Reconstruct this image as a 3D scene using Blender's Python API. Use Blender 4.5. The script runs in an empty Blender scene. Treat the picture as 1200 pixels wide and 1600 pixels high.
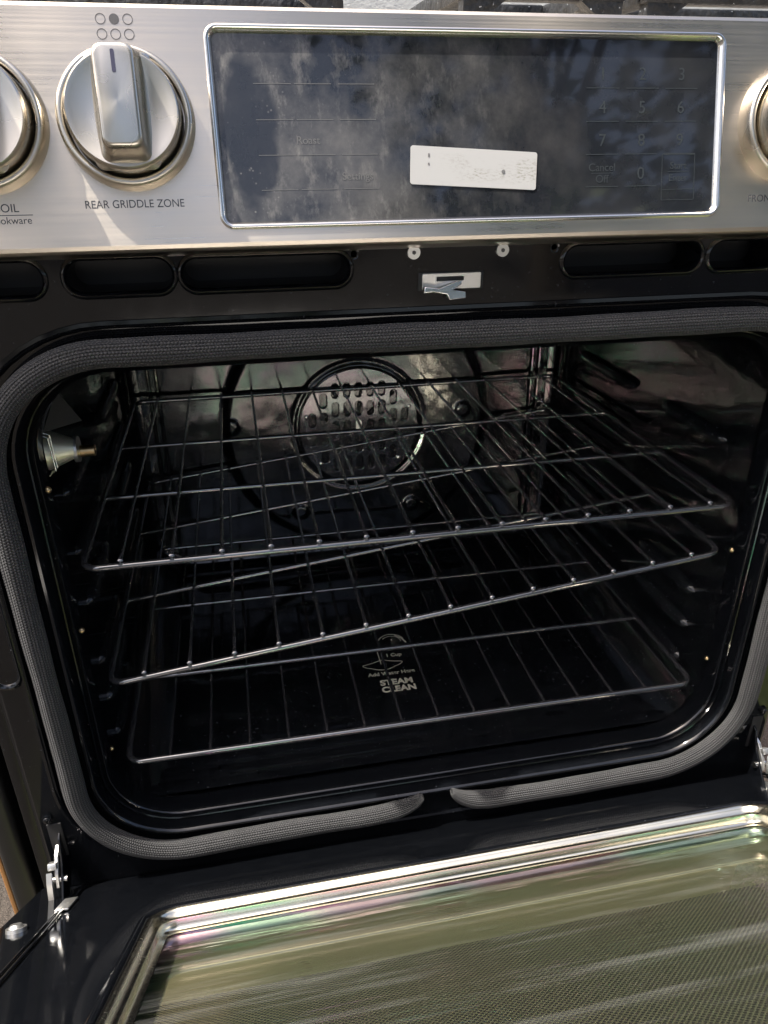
import bpy, bmesh, math, random
import numpy as np
from mathutils import Vector, Matrix
R = math.radians
pi = math.pi
random.seed(7)

# ------------------------------------------------------------------ camera, sky, sun, exposure
S = bpy.context.scene
C = S.collection
cam_d = bpy.data.cameras.new("camera")
cam = bpy.data.objects.new("camera", cam_d)
C.objects.link(cam)
CP = Vector((-0.14533, -0.50799, 0.57872))
CR = Vector((0.981264, -0.192592, -0.005448)); CU = Vector((0.091033, 0.438526, 0.894096)); CW = Vector((0.169806, 0.87784, -0.447842))
m = Matrix.Identity(4)
for i in range(3):
    m[i][0] = CR[i]; m[i][1] = CU[i]; m[i][2] = -CW[i]; m[i][3] = CP[i]
cam.matrix_world = m
cam_d.sensor_fit = 'VERTICAL'; cam_d.sensor_height = 24; cam_d.sensor_width = 24; cam_d.lens = 17.627
cam_d.clip_start = 0.01; cam_d.clip_end = 500
S.camera = cam

SUN_EL = R(66); SUN_AZ = R(-97)      # azimuth of the sun from +Y towards +X (west-south-west, in front and to the left)
w = bpy.data.worlds.new("World"); S.world = w; w.use_nodes = True
nt = w.node_tree; bg = nt.nodes['Background']
sky = nt.nodes.new('ShaderNodeTexSky'); sky.sky_type = 'NISHITA'; sky.sun_disc = False
sky.sun_elevation = SUN_EL; sky.sun_rotation = SUN_AZ; sky.air_density = .8; sky.dust_density = 7; sky.ozone_density = 1.0
nt.links.new(sky.outputs[0], bg.inputs[0]); bg.inputs[1].default_value = 0.15
sun_d = bpy.data.lights.new("sun", 'SUN'); sun_d.energy = 4.5; sun_d.angle = R(0.6); sun_d.color = (1, 0.95, 0.86)
sun = bpy.data.objects.new("sun", sun_d); C.objects.link(sun)
sdir = Vector((math.sin(SUN_AZ)*math.cos(SUN_EL), math.cos(SUN_AZ)*math.cos(SUN_EL), math.sin(SUN_EL)))
sun.rotation_euler = sdir.to_track_quat('Z', 'Y').to_euler()
S.view_settings.view_transform = 'Standard'; S.view_settings.look = 'None'
S.view_settings.exposure = 1.2; S.view_settings.gamma = 1
S.cycles.max_bounces = 14; S.cycles.glossy_bounces = 8; S.cycles.transmission_bounces = 10; S.cycles.transparent_max_bounces = 12
S.cycles.sample_clamp_indirect = 6

# ------------------------------------------------------------------ material helpers
def mat(name):
    mm = bpy.data.materials.new(name); mm.use_nodes = True
    n = mm.node_tree.nodes; l = mm.node_tree.links
    return mm, n, l, n['Principled BSDF']
def N(n, t, **k):
    x = n.new(t)
    for a, b in k.items(): setattr(x, a, b)
    return x
def noise(n, l, scale=5, detail=4, rough=.5, vec=None, sc=None):
    x = n.new('ShaderNodeTexNoise'); x.inputs['Scale'].default_value = scale
    x.inputs['Detail'].default_value = detail; x.inputs['Roughness'].default_value = rough
    tc = n.new('ShaderNodeTexCoord'); mp = n.new('ShaderNodeMapping')
    l.new(tc.outputs[vec or 'Object'], mp.inputs[0]); l.new(mp.outputs[0], x.inputs['Vector'])
    if sc: mp.inputs['Scale'].default_value = sc
    return x
def ramp(n, l, src, stops):
    r = n.new('ShaderNodeValToRGB'); e = r.color_ramp.elements
    while len(e) < len(stops): e.new(.5)
    for i, (p, c) in enumerate(stops):
        e[i].position = p; e[i].color = (c, c, c, 1) if isinstance(c, (int, float)) else (*c, 1)
    l.new(src, r.inputs[0]); return r
def bump(n, l, src, bs, strength=.1, dist=.001):
    b = n.new('ShaderNodeBump'); b.inputs['Strength'].default_value = strength; b.inputs['Distance'].default_value = dist
    l.new(src, b.inputs['Height']); l.new(b.outputs[0], bs.inputs['Normal']); return b

def plain(name, col, rough=.5, metal=0, spec=.5, coat=0):
    mm, n, l, b = mat(name)
    b.inputs['Base Color'].default_value = (*col, 1); b.inputs['Roughness'].default_value = rough
    b.inputs['Metallic'].default_value = metal; b.inputs['Specular IOR Level'].default_value = spec
    b.inputs['Coat Weight'].default_value = coat
    return mm

def enamel_mat(name, dust=.05, rough=.055, wob=.14, wscale=9, film=0):
    mm, n, l, b = mat(name)
    nz = noise(n, l, 70, 6, .65)
    nz2 = noise(n, l, 6, 3, .6)
    mul = N(n, 'ShaderNodeMath', operation='MULTIPLY'); 
    r1 = ramp(n, l, nz.outputs[0], [(.35, .1), (.9, .8)]); r2 = ramp(n, l, nz2.outputs[0], [(.3, .35), (.75, .8)])
    l.new(r1.outputs[0], mul.inputs[0]); l.new(r2.outputs[0], mul.inputs[1])
    # sparse specks of dust
    vs = n.new('ShaderNodeTexNoise'); vs.inputs['Scale'].default_value = 420; vs.inputs['Detail'].default_value = 2
    tc = n.new('ShaderNodeTexCoord'); l.new(tc.outputs['Object'], vs.inputs['Vector'])
    r3 = ramp(n, l, vs.outputs[0], [(.70, 0), (.78, 1)])
    add = N(n, 'ShaderNodeMath', operation='MULTIPLY_ADD'); l.new(r3.outputs[0], add.inputs[0]); add.inputs[1].default_value = 1.0
    mlow = N(n, 'ShaderNodeMath', operation='MULTIPLY'); mlow.inputs[1].default_value = .14; l.new(mul.outputs[0], mlow.inputs[0]); l.new(mlow.outputs[0], add.inputs[2])
    mx = N(n, 'ShaderNodeMix', data_type='RGBA'); l.new(add.outputs[0], mx.inputs['Factor'])
    mx.inputs['A'].default_value = (.0022, .0026, .0036, 1); mx.inputs['B'].default_value = (dust*.9, dust*.98, dust*1.1, 1)
    l.new(mx.outputs['Result'], b.inputs['Base Color'])
    rr = ramp(n, l, mul.outputs[0], [(0, rough), (1, rough+.1)]); l.new(rr.outputs[0], b.inputs['Roughness'])
    b.inputs['Specular IOR Level'].default_value = .55
    if film:
        b.inputs['Thin Film Thickness'].default_value = film; b.inputs['Thin Film IOR'].default_value = 1.52
        fz = noise(n, l, 5.5, 2, .5); fm = N(n, 'ShaderNodeMapRange'); l.new(fz.outputs[0], fm.inputs['Value'])
        fm.inputs['From Min'].default_value = .3; fm.inputs['From Max'].default_value = .7; fm.inputs['To Min'].default_value = film*.8; fm.inputs['To Max'].default_value = film*1.2
        l.new(fm.outputs[0], b.inputs['Thin Film Thickness'])
    nb = noise(n, l, wscale, 2, .4); bump(n, l, nb.outputs[0], b, wob, .004)
    return mm

def steel_mat(name, col=(.60, .57, .52), rough=.3, streak=(3, 260, 260), amt=.16):
    mm, n, l, b = mat(name)
    s = noise(n, l, 2.0, 3, .5, sc=streak)
    cl = noise(n, l, 9, 4, .6)
    rr = ramp(n, l, s.outputs[0], [(.3, rough-amt), (.7, rough+amt)])
    r2 = ramp(n, l, cl.outputs[0], [(.35, -.0), (.75, .13)])
    ad = N(n, 'ShaderNodeMath', operation='ADD'); l.new(rr.outputs[0], ad.inputs[0]); l.new(r2.outputs[0], ad.inputs[1])
    l.new(ad.outputs[0], b.inputs['Roughness'])
    c = ramp(n, l, s.outputs[0], [(.25, tuple(x*.975 for x in col)), (.75, tuple(min(1, x*1.015) for x in col))])
    l.new(c.outputs[0], b.inputs['Base Color']); b.inputs['Metallic'].default_value = 1
    b.inputs['Anisotropic'].default_value = .55
    bump(n, l, s.outputs[0], b, .012, .0003)
    return mm

ENAMEL = enamel_mat('black_enamel')
ENAMEL_IN = enamel_mat('black_enamel_cavity', dust=.14, rough=.08, wob=.5, wscale=12)
ENAMEL_IN.node_tree.nodes['Principled BSDF'].inputs['Specular IOR Level'].default_value = .65
ENAMEL_BACK = enamel_mat('glossy_back_enamel', dust=.05, rough=.11, wob=.6, wscale=16)
ENAMEL_BACK.node_tree.nodes['Principled BSDF'].inputs['Specular IOR Level'].default_value = 1.0
STEEL = steel_mat('brushed_steel', (.66, .585, .49), .27, (2.5, 420, 420), .035)
KNOB = steel_mat('satin_knob_metal', (.56, .52, .45), .24, (1, 1, 1), .02)
BEZEL = steel_mat('bright_bezel_steel', (.70, .66, .54), .16, (2, 200, 200), .06)
WIRE = plain('black_porcelain_wire', (.035, .035, .038), .09, .2, 1.0, 1.0)
WIRE.node_tree.nodes['Principled BSDF'].inputs['Coat IOR'].default_value = 2.0
WIRE.node_tree.nodes['Principled BSDF'].inputs['Coat Roughness'].default_value = .07
GUIDE = enamel_mat('dusty_guide_enamel', dust=.3, rough=.14, wob=.3, wscale=40)
WIRE_DULL = plain('dull_black_wire', (.022, .022, .024), .16, 0, .9)
IRON = enamel_mat('cast_iron', dust=.7, rough=.42, wob=.4, wscale=200)
ZINC = plain('zinc_plated', (.62, .62, .6), .3, .9)
BRIGHT = plain('bright_screw_steel', (.75, .74, .72), .25, 1)
BRASS = plain('brass', (.62, .45, .24), .28, 1)
DARK = plain('dark_void', (.008, .008, .009), .6)
INK = plain('printed_grey_ink', (.045, .045, .05), .6)
PRINT = plain('cream_print', (.62, .58, .46), .6)
FAINT = plain('faint_key_print', (.028, .033, .036), .3)
MENU = plain('pale_menu_print', (.10, .10, .098), .4)

def glass_panel_mat():
    mm, n, l, b = mat('smudged_black_glass')
    tc = n.new('ShaderNodeTexCoord'); sp = n.new('ShaderNodeSeparateXYZ'); l.new(tc.outputs['Object'], sp.inputs[0])
    # wiped smears stronger on the left part, fine dried droplets at the far left
    left = N(n, 'ShaderNodeMapRange'); left.inputs['From Min'].default_value = .06; left.inputs['From Max'].default_value = -.10
    l.new(sp.outputs[0], left.inputs['Value'])
    a = noise(n, l, 15, 8, .66, sc=(1, .9, 1)); ra = ramp(n, l, a.outputs[0], [(.42, 0), (.70, 1)])
    st = noise(n, l, 90, 5, .75, sc=(1, .45, 1)); rs = ramp(n, l, st.outputs[0], [(.52, 0), (.68, 1)])
    wide = N(n, 'ShaderNodeMapRange'); wide.inputs['From Min'].default_value = .10; wide.inputs['From Max'].default_value = -.08; wide.inputs['To Min'].default_value = .10; wide.inputs['To Max'].default_value = .75
    l.new(sp.outputs[0], wide.inputs['Value'])
    m1 = N(n, 'ShaderNodeMath', operation='MULTIPLY'); l.new(ra.outputs[0], m1.inputs[0]); l.new(wide.outputs[0], m1.inputs[1])
    m2 = N(n, 'ShaderNodeMath', operation='MULTIPLY'); l.new(rs.outputs[0], m2.inputs[0]); l.new(left.outputs[0], m2.inputs[1])
    ad = N(n, 'ShaderNodeMath', operation='MULTIPLY_ADD'); l.new(m2.outputs[0], ad.inputs[0]); ad.inputs[1].default_value = .5; l.new(m1.outputs[0], ad.inputs[2])
    # dark reflected silhouette painted in: an oval with less haze near the left end
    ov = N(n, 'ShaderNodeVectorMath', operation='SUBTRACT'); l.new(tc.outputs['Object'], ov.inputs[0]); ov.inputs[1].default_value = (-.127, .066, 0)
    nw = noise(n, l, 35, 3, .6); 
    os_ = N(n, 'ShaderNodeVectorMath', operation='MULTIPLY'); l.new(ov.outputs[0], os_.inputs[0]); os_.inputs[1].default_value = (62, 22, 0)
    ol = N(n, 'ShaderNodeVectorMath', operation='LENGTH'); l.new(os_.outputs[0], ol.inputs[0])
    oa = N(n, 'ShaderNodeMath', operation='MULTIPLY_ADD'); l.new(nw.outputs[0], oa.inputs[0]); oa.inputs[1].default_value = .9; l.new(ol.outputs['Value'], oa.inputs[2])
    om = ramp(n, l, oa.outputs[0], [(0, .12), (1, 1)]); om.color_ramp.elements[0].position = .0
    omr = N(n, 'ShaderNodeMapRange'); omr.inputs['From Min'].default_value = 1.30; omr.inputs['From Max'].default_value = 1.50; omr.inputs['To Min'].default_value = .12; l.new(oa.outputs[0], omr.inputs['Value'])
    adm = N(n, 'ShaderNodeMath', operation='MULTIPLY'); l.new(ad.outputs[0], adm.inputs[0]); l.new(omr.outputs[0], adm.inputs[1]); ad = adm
    # droplets
    vo = n.new('ShaderNodeTexVoronoi'); vo.inputs['Scale'].default_value = 330; vo.inputs['Randomness'].default_value = 1
    l.new(tc.outputs['Object'], vo.inputs['Vector'])
    rd = ramp(n, l, vo.outputs['Distance'], [(.12, 1), (.25, 0)])
    pick = noise(n, l, 40, 5, .7); rp = ramp(n, l, pick.outputs[0], [(.50, 0), (.62, 1)])
    fl = N(n, 'ShaderNodeMapRange'); fl.inputs['From Min'].default_value = -.095; fl.inputs['From Max'].default_value = -.125
    l.new(sp.outputs[0], fl.inputs['Value'])
    m3 = N(n, 'ShaderNodeMath', operation='MULTIPLY'); l.new(rd.outputs[0], m3.inputs[0]); l.new(rp.outputs[0], m3.inputs[1])
    m4 = N(n, 'ShaderNodeMath', operation='MULTIPLY'); l.new(m3.outputs[0], m4.inputs[0]); l.new(fl.outputs[0], m4.inputs[1])
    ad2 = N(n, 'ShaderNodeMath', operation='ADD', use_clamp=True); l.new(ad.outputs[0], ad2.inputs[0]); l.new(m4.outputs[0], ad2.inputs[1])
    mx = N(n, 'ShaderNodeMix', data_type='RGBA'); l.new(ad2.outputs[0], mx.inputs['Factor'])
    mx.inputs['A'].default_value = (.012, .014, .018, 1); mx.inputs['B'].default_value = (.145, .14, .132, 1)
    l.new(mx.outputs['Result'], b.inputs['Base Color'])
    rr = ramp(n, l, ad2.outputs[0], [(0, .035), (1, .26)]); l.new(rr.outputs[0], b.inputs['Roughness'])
    b.inputs['Specular IOR Level'].default_value = .6
    return mm
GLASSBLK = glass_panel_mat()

def gasket_mat():
    mm, n, l, b = mat('braided_fibreglass')
    uv = n.new('ShaderNodeUVMap'); sp = n.new('ShaderNodeSeparateXYZ'); l.new(uv.outputs[0], sp.inputs[0])
    def sinw(src, f, ph=None):
        a = N(n, 'ShaderNodeMath', operation='MULTIPLY'); l.new(src, a.inputs[0]); a.inputs[1].default_value = f
        x = a.outputs[0]
        if ph is not None:
            c = N(n, 'ShaderNodeMath', operation='ADD'); l.new(x, c.inputs[0]); l.new(ph, c.inputs[1]); x = c.outputs[0]
        s = N(n, 'ShaderNodeMath', operation='SINE'); l.new(x, s.inputs[0]); return s.outputs[0]
    # U metres along, V 0..1 round; 26 rows of knit loops
    fr = N(n, 'ShaderNodeMath', operation='MULTIPLY'); l.new(sp.outputs[1], fr.inputs[0]); fr.inputs[1].default_value = 2*pi*13
    tri = N(n, 'ShaderNodeMath', operation='SINE'); l.new(fr.outputs[0], tri.inputs[0])
    ph = N(n, 'ShaderNodeMath', operation='MULTIPLY'); l.new(tri.outputs[0], ph.inputs[0]); ph.inputs[1].default_value = 1.6
    st = sinw(sp.outputs[0], 2*pi/.0023, ph.outputs[0])
    row = N(n, 'ShaderNodeMath', operation='ABSOLUTE'); l.new(tri.outputs[0], row.inputs[0])
    h = N(n, 'ShaderNodeMath', operation='MULTIPLY_ADD'); l.new(st, h.inputs[0]); h.inputs[1].default_value = .35; l.new(row.outputs[0], h.inputs[2])
    nz = noise(n, l, 900, 3, .6)
    h2 = N(n, 'ShaderNodeMath', operation='MULTIPLY_ADD'); l.new(nz.outputs[0], h2.inputs[0]); h2.inputs[1].default_value = .4; l.new(h.outputs[0], h2.inputs[2])
    big = noise(n, l, 30, 3, .6)
    c = ramp(n, l, h2.outputs[0], [(.15, (.008, .008, .009)), (.75, (.017, .017, .018)), (1.0, (.055, .055, .057))])
    mx = N(n, 'ShaderNodeMix', data_type='RGBA', blend_type='MULTIPLY'); mx.inputs['Factor'].default_value = .6
    rb = ramp(n, l, big.outputs[0], [(.3, .55), (.7, 1)])
    l.new(c.outputs[0], mx.inputs['A']); l.new(rb.outputs[0], mx.inputs['B']); l.new(mx.outputs['Result'], b.inputs['Base Color'])
    b.inputs['Roughness'].default_value = .55; b.inputs['Sheen Weight'].default_value = .08; b.inputs['Specular IOR Level'].default_value = .3
    bump(n, l, h2.outputs[0], b, .9, .0008)
    return mm
GASKET = gasket_mat()

def pane_mat(name, tint, film, alpha_rough=.0):
    mm, n, l, b = mat(name)
    b.inputs['Base Color'].default_value = (0, 0, 0, 1); b.inputs['Specular IOR Level'].default_value = .5
    b.inputs['Roughness'].default_value = alpha_rough; b.inputs['IOR'].default_value = 1.5
    b.inputs['Thin Film Thickness'].default_value = film; b.inputs['Thin Film IOR'].default_value = 2.2
    # metal oxide coating is never even: let its thickness drift across the pane
    nz = noise(n, l, 3.0, 2, .5); mr = N(n, 'ShaderNodeMapRange'); l.new(nz.outputs[0], mr.inputs['Value'])
    mr.inputs['From Min'].default_value = .3; mr.inputs['From Max'].default_value = .7
    mr.inputs['To Min'].default_value = film*.65; mr.inputs['To Max'].default_value = film*1.35
    l.new(mr.outputs[0], b.inputs['Thin Film Thickness'])
    wv = noise(n, l, 1.0, 4, .6, sc=(2, 34, 1)); bump(n, l, wv.outputs[0], b, .16, .004)
    sm_ = noise(n, l, 1.0, 6, .7, sc=(3, 40, 1)); rsm = ramp(n, l, sm_.outputs[0], [(.5, 0.0), (.75, .22)]); l.new(rsm.outputs[0], b.inputs['Roughness'])
    ds = ramp(n, l, sm_.outputs[0], [(.52, 0), (.8, .10)]); l.new(ds.outputs[0], b.inputs['Base Color'])  # pale streaks in the colour stand in for bands of reflection
    tr = n.new('ShaderNodeBsdfTransparent'); tr.inputs['Color'].default_value = (*tint, 1)
    ad = n.new('ShaderNodeAddShader'); l.new(b.outputs[0], ad.inputs[0]); l.new(tr.outputs[0], ad.inputs[1]); l.new(ad.outputs[0], n['Material Output'].inputs[0])
    return mm
PANE = pane_mat('coated_clear_glass', (.86, .81, .86), 420)

def screen_mat():
    # second pane: printed black dot pattern on a hazy, greenish coated glass
    mm, n, l, b = mat('dot_printed_glass')
    tc = n.new('ShaderNodeTexCoord'); mp = n.new('ShaderNodeMapping'); mp.inputs['Rotation'].default_value = (0, 0, R(45))
    mp.inputs['Scale'].default_value = (1/.0025,)*3
    l.new(tc.outputs['Object'], mp.inputs[0]); 
    fr = N(n, 'ShaderNodeVectorMath', operation='FRACTION'); l.new(mp.outputs[0], fr.inputs[0])
    sb = N(n, 'ShaderNodeVectorMath', operation='SUBTRACT'); l.new(fr.outputs[0], sb.inputs[0]); sb.inputs[1].default_value = (.5, .5, 0)
    sx = n.new('ShaderNodeSeparateXYZ'); l.new(sb.outputs[0], sx.inputs[0]); cx = n.new('ShaderNodeCombineXYZ')
    l.new(sx.outputs[0], cx.inputs[0]); l.new(sx.outputs[1], cx.inputs[1])
    ln = N(n, 'ShaderNodeVectorMath', operation='LENGTH'); l.new(cx.outputs[0], ln.inputs[0])
    d = ramp(n, l, ln.outputs['Value'], [(.34, 1), (.42, 0)])
    # dots only inside the printed field
    so = n.new('ShaderNodeSeparateXYZ'); l.new(tc.outputs['Object'], so.inputs[0])
    ax = N(n, 'ShaderNodeMath', operation='ABSOLUTE'); l.new(so.outputs[0], ax.inputs[0])
    inx = N(n, 'ShaderNodeMath', operation='LESS_THAN'); l.new(ax.outputs[0], inx.inputs[0]); inx.inputs[1].default_value = .243
    iny = N(n, 'ShaderNodeMath', operation='LESS_THAN'); l.new(so.outputs[1], iny.inputs[0]); iny.inputs[1].default_value = -.238
    m1 = N(n, 'ShaderNodeMath', operation='MULTIPLY'); l.new(inx.outputs[0], m1.inputs[0]); l.new(iny.outputs[0], m1.inputs[1])
    m2 = N(n, 'ShaderNodeMath', operation='MULTIPLY'); l.new(m1.outputs[0], m2.inputs[0]); l.new(d.outputs[0], m2.inputs[1])
    b.inputs['Base Color'].default_value = (.010, .012, .010, 1); b.inputs['Roughness'].default_value = .35
    out = n['Material Output']
    gl = n.new('ShaderNodeBsdfGlossy'); gl.inputs['Roughness'].default_value = .08; gl.inputs['Color'].default_value = (.60, .60, .50, 1)
    tr = n.new('ShaderNodeBsdfTransparent'); tr.inputs['Color'].default_value = (.74, .82, .66, 1)
    df = n.new('ShaderNodeBsdfDiffuse'); df.inputs['Color'].default_value = (.15, .18, .09, 1)
    mA = n.new('ShaderNodeMixShader'); mA.inputs[0].default_value = .25; l.new(tr.outputs[0], mA.inputs[1]); l.new(gl.outputs[0], mA.inputs[2])
    mB = n.new('ShaderNodeMixShader'); mB.inputs[0].default_value = .24; l.new(mA.outputs[0], mB.inputs[1]); l.new(df.outputs[0], mB.inputs[2])
    mC = n.new('ShaderNodeMixShader'); l.new(m2.outputs[0], mC.inputs[0]); l.new(mB.outputs[0], mC.inputs[1]); l.new(b.outputs[0], mC.inputs[2])
    l.new(mC.outputs[0], out.inputs[0])
    return mm
SCREEN = screen_mat()

# ------------------------------------------------------------------ mesh helpers
def link_obj(name, me, material=None, parent=None, smooth=30, kind=None):
    o = bpy.data.objects.new(name, me); C.objects.link(o)
    if material: 
        me.materials.clear(); me.materials.append(material)
    if smooth and len(me.polygons):
        me.polygons.foreach_set('use_smooth', [True]*len(me.polygons))
        me.set_sharp_from_angle(angle=R(smooth))
    if parent: o.parent = parent
    if kind: o['kind'] = kind
    return o
def from_bm(name, bm, material, parent=None, smooth=30, kind=None):
    me = bpy.data.meshes.new(name); bm.to_mesh(me); bm.free(); me.update()
    return link_obj(name, me, material, parent, smooth, kind)
def empty(name, loc=(0, 0, 0), parent=None, label=None, cat=None, group=None):
    o = bpy.data.objects.new(name, None); o.empty_display_size = .05; C.objects.link(o); o.location = loc
    if parent: o.parent = parent
    if label: o['label'] = label
    if cat: o['category'] = cat
    if group: o['group'] = group
    return o
def add_box(bm, c, s, bevel=0, rot=None, seg=2):
    mtx = Matrix.Translation(c) @ (rot.to_4x4() if rot else Matrix.Identity(4)) @ Matrix.Diagonal((*s, 1))
    r = bmesh.ops.create_cube(bm, size=1, matrix=mtx)
    if bevel:
        vs = set(r['verts']); es = [e for e in bm.edges if e.verts[0] in vs and e.verts[1] in vs]
        bmesh.ops.bevel(bm, geom=es, offset=bevel, segments=seg, affect='EDGES', profile=.5)
def add_cyl(bm, c, r, h, axis='Z', seg=24, r2=None, bevel=0, rot=None):
    q = {'Z': Matrix.Identity(4), 'Y': Matrix.Rotation(-pi/2, 4, 'X'), 'X': Matrix.Rotation(pi/2, 4, 'Y')}[axis] if rot is None else rot.to_4x4()
    bmesh.ops.create_cone(bm, cap_ends=True, segments=seg, radius1=r, radius2=r if r2 is None else r2, depth=h, matrix=Matrix.Translation(c) @ q)
def add_ball(bm, c, r, s=(1, 1, 1), seg=10):
    bmesh.ops.create_uvsphere(bm, u_segments=seg, v_segments=max(5, seg//2+1), radius=r, matrix=Matrix.Translation(c) @ Matrix.Diagonal((*s, 1)))
def add_tube(bm, pts, r, seg=8, closed=False, caps=True):
    pts = [Vector(p) for p in pts]; n = len(pts); rings = []
    up = Vector((0, 0, 1))
    for i, p in enumerate(pts):
        a = pts[(i-1) % n] if (closed or i > 0) else p; b = pts[(i+1) % n] if (closed or i < n-1) else p
        t = (b-a).normalized()
        ref = up if abs(t.dot(up)) < .9 else Vector((0, 1, 0))
        x = t.cross(ref).normalized(); y = x.cross(t)
        rr = r[i] if isinstance(r, (list, tuple)) else r
        rings.append([bm.verts.new(p + rr*(math.cos(2*pi*k/seg)*x + math.sin(2*pi*k/seg)*y)) for k in range(seg)])
    for i in range(n if closed else n-1):
        A = rings[i]; B = rings[(i+1) % n]
        for k in range(seg): bm.faces.new((A[k], A[(k+1) % seg], B[(k+1) % seg], B[k]))
    if caps and not closed:
        bm.faces.new(rings[0][::-1]); bm.faces.new(rings[-1])
def rrect(hw, z0, z1, r, n=10, cx=0):
    """rounded rectangle, counter-clockwise list of (x, z)"""
    r = max(r, .0005); P = []
    for (cxx, cz, a0) in ((hw-r, z0+r, -pi/2), (hw-r, z1-r, 0), (-hw+r, z1-r, pi/2), (-hw+r, z0+r, pi)):
        for k in range(n+1):
            a = a0+pi/2*k/n; P.append((cx+cxx+r*math.cos(a), cz+r*math.sin(a)))
    return P
def sweep_rings(name, loops, material, parent, flip=False, smooth=40, kind=None, cap=False):
    """loops: list of lists of 3-D points with equal counts, bridged one to the next (closed loops)"""
    bm = bmesh.new(); V = [[bm.verts.new(p) for p in L] for L in loops]; n = len(loops[0])
    for a, b in zip(V[:-1], V[1:]):
        for k in range(n):
            f = (a[k], a[(k+1) % n], b[(k+1) % n], b[k]); bm.faces.new(f[::-1] if flip else f)
    if cap: bm.faces.new(V[-1])
    return from_bm(name, bm, material, parent, smooth, kind)
_dg = None
def curve_plate(name, outlines, thick, bevel, material, parent=None, res=2, smooth=30):
    """2-D outlines (first = outer, others = holes) filled and extruded along local Z, centred on 0"""
    cu = bpy.data.curves.new(name, 'CURVE'); cu.dimensions = '2D'; cu.fill_mode = 'BOTH'
    for P in outlines:
        s = cu.splines.new('POLY'); s.points.add(len(P)-1); s.use_cyclic_u = True
        for i, (x, y) in enumerate(P): s.points[i].co = (x, y, 0, 1)
    cu.extrude = max(thick/2-bevel, 0); cu.bevel_depth = bevel; cu.bevel_resolution = res; cu.offset = -bevel
    t = bpy.data.objects.new('tmp', cu); C.objects.link(t)
    dg = bpy.context.evaluated_depsgraph_get(); dg.update()
    me = bpy.data.meshes.new_from_object(t.evaluated_get(dg)); bpy.data.objects.remove(t)
    me.name = name
    return link_obj(name, me, material, parent, smooth)
def text_mesh(name, body, size, loc, material, parent, align='CENTER', thick=.0002, rot=0, bold=0, xs=1):
    cu = bpy.data.curves.new(name, 'FONT'); cu.body = body; cu.size = size; cu.align_x = align; cu.align_y = 'CENTER'
    cu.extrude = thick; cu.offset = bold; cu.space_line = .8
    t = bpy.data.objects.new('tmp', cu); C.objects.link(t)
    dg = bpy.context.evaluated_depsgraph_get(); dg.update()
    me = bpy.data.meshes.new_from_object(t.evaluated_get(dg)); bpy.data.objects.remove(t); me.name = name
    o = link_obj(name, me, material, parent, 0); o.location = loc; o.rotation_euler = (0, 0, rot); o.scale = (xs, 1, 1)
    return o
def ring_pts(cx, cy, r, n=28): return [(cx+r*math.cos(2*pi*k/n), cy+r*math.sin(2*pi*k/n)) for k in range(n)]
def slot_pts(x0, x1, y0, y1, n=8):
    r = min(x1-x0, y1-y0)/2*.98
    return rrect((x1-x0)/2, y0, y1, r, n, (x0+x1)/2)

# ================================================================== THE SETTING
def ground_mat():
    mm, n, l, b = mat('grass_and_dirt')
    a = noise(n, l, 3, 8, .7); d = noise(n, l, 90, 4, .7); f = noise(n, l, 400, 3, .7)
    gr = ramp(n, l, d.outputs[0], [(.3, (.045, .06, .015)), (.5, (.10, .135, .035)), (.75, (.20, .23, .08))])
    di = ramp(n, l, f.outputs[0], [(.3, (.05, .037, .030)), (.7, (.15, .115, .095))])
    tc = n.new('ShaderNodeTexCoord'); sp = n.new('ShaderNodeSeparateXYZ'); l.new(tc.outputs['Object'], sp.inputs[0])
    mr = N(n, 'ShaderNodeMapRange'); mr.inputs['From Min'].default_value = -.05; mr.inputs['From Max'].default_value = -.30; l.new(sp.outputs[1], mr.inputs['Value'])
    ra = ramp(n, l, a.outputs[0], [(.30, .4), (.62, 1)])
    mu = N(n, 'ShaderNodeMath', operation='MULTIPLY'); l.new(mr.outputs[0], mu.inputs[0]); l.new(ra.outputs[0], mu.inputs[1])
    mx = N(n, 'ShaderNodeMix', data_type='RGBA'); l.new(mu.outputs[0], mx.inputs['Factor']); l.new(di.outputs[0], mx.inputs['A']); l.new(gr.outputs[0], mx.inputs['B'])
    so = ramp(n, l, f.outputs[0], [(.3, (.018, .015, .012)), (.7, (.06, .05, .04))])  # dark soil put in out of view so the enamel reflects less
    fr_ = N(n, 'ShaderNodeMapRange'); fr_.inputs['From Min'].default_value = -1.3; fr_.inputs['From Max'].default_value = -2.0; l.new(sp.outputs[1], fr_.inputs['Value'])
    axs = N(n, 'ShaderNodeMath', operation='SUBTRACT'); l.new(sp.outputs[0], axs.inputs[0]); axs.inputs[1].default_value = .28
    axx = N(n, 'ShaderNodeMath', operation='ABSOLUTE'); l.new(axs.outputs[0], axx.inputs[0])
    fx_ = N(n, 'ShaderNodeMapRange'); fx_.inputs['From Min'].default_value = .62; fx_.inputs['From Max'].default_value = .85; l.new(axx.outputs[0], fx_.inputs['Value'])
    mxm = N(n, 'ShaderNodeMath', operation='MAXIMUM'); l.new(fr_.outputs[0], mxm.inputs[0]); l.new(fx_.outputs[0], mxm.inputs[1]); fr_ = mxm
    mx0 = mx; mx = N(n, 'ShaderNodeMix', data_type='RGBA'); l.new(fr_.outputs[0], mx.inputs['Factor']); l.new(mx0.outputs['Result'], mx.inputs['A']); l.new(so.outputs[0], mx.inputs['B'])
    l.new(mx.outputs['Result'], b.inputs['Base Color']); b.inputs['Roughness'].default_value = .9
    bump(n, l, d.outputs[0], b, .8, .02)
    return mm
GZ = -.36
bm = bmesh.new(); bmesh.ops.create_grid(bm, x_segments=40, y_segments=40, size=120, matrix=Matrix.Translation((0, 0, GZ)))
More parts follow.
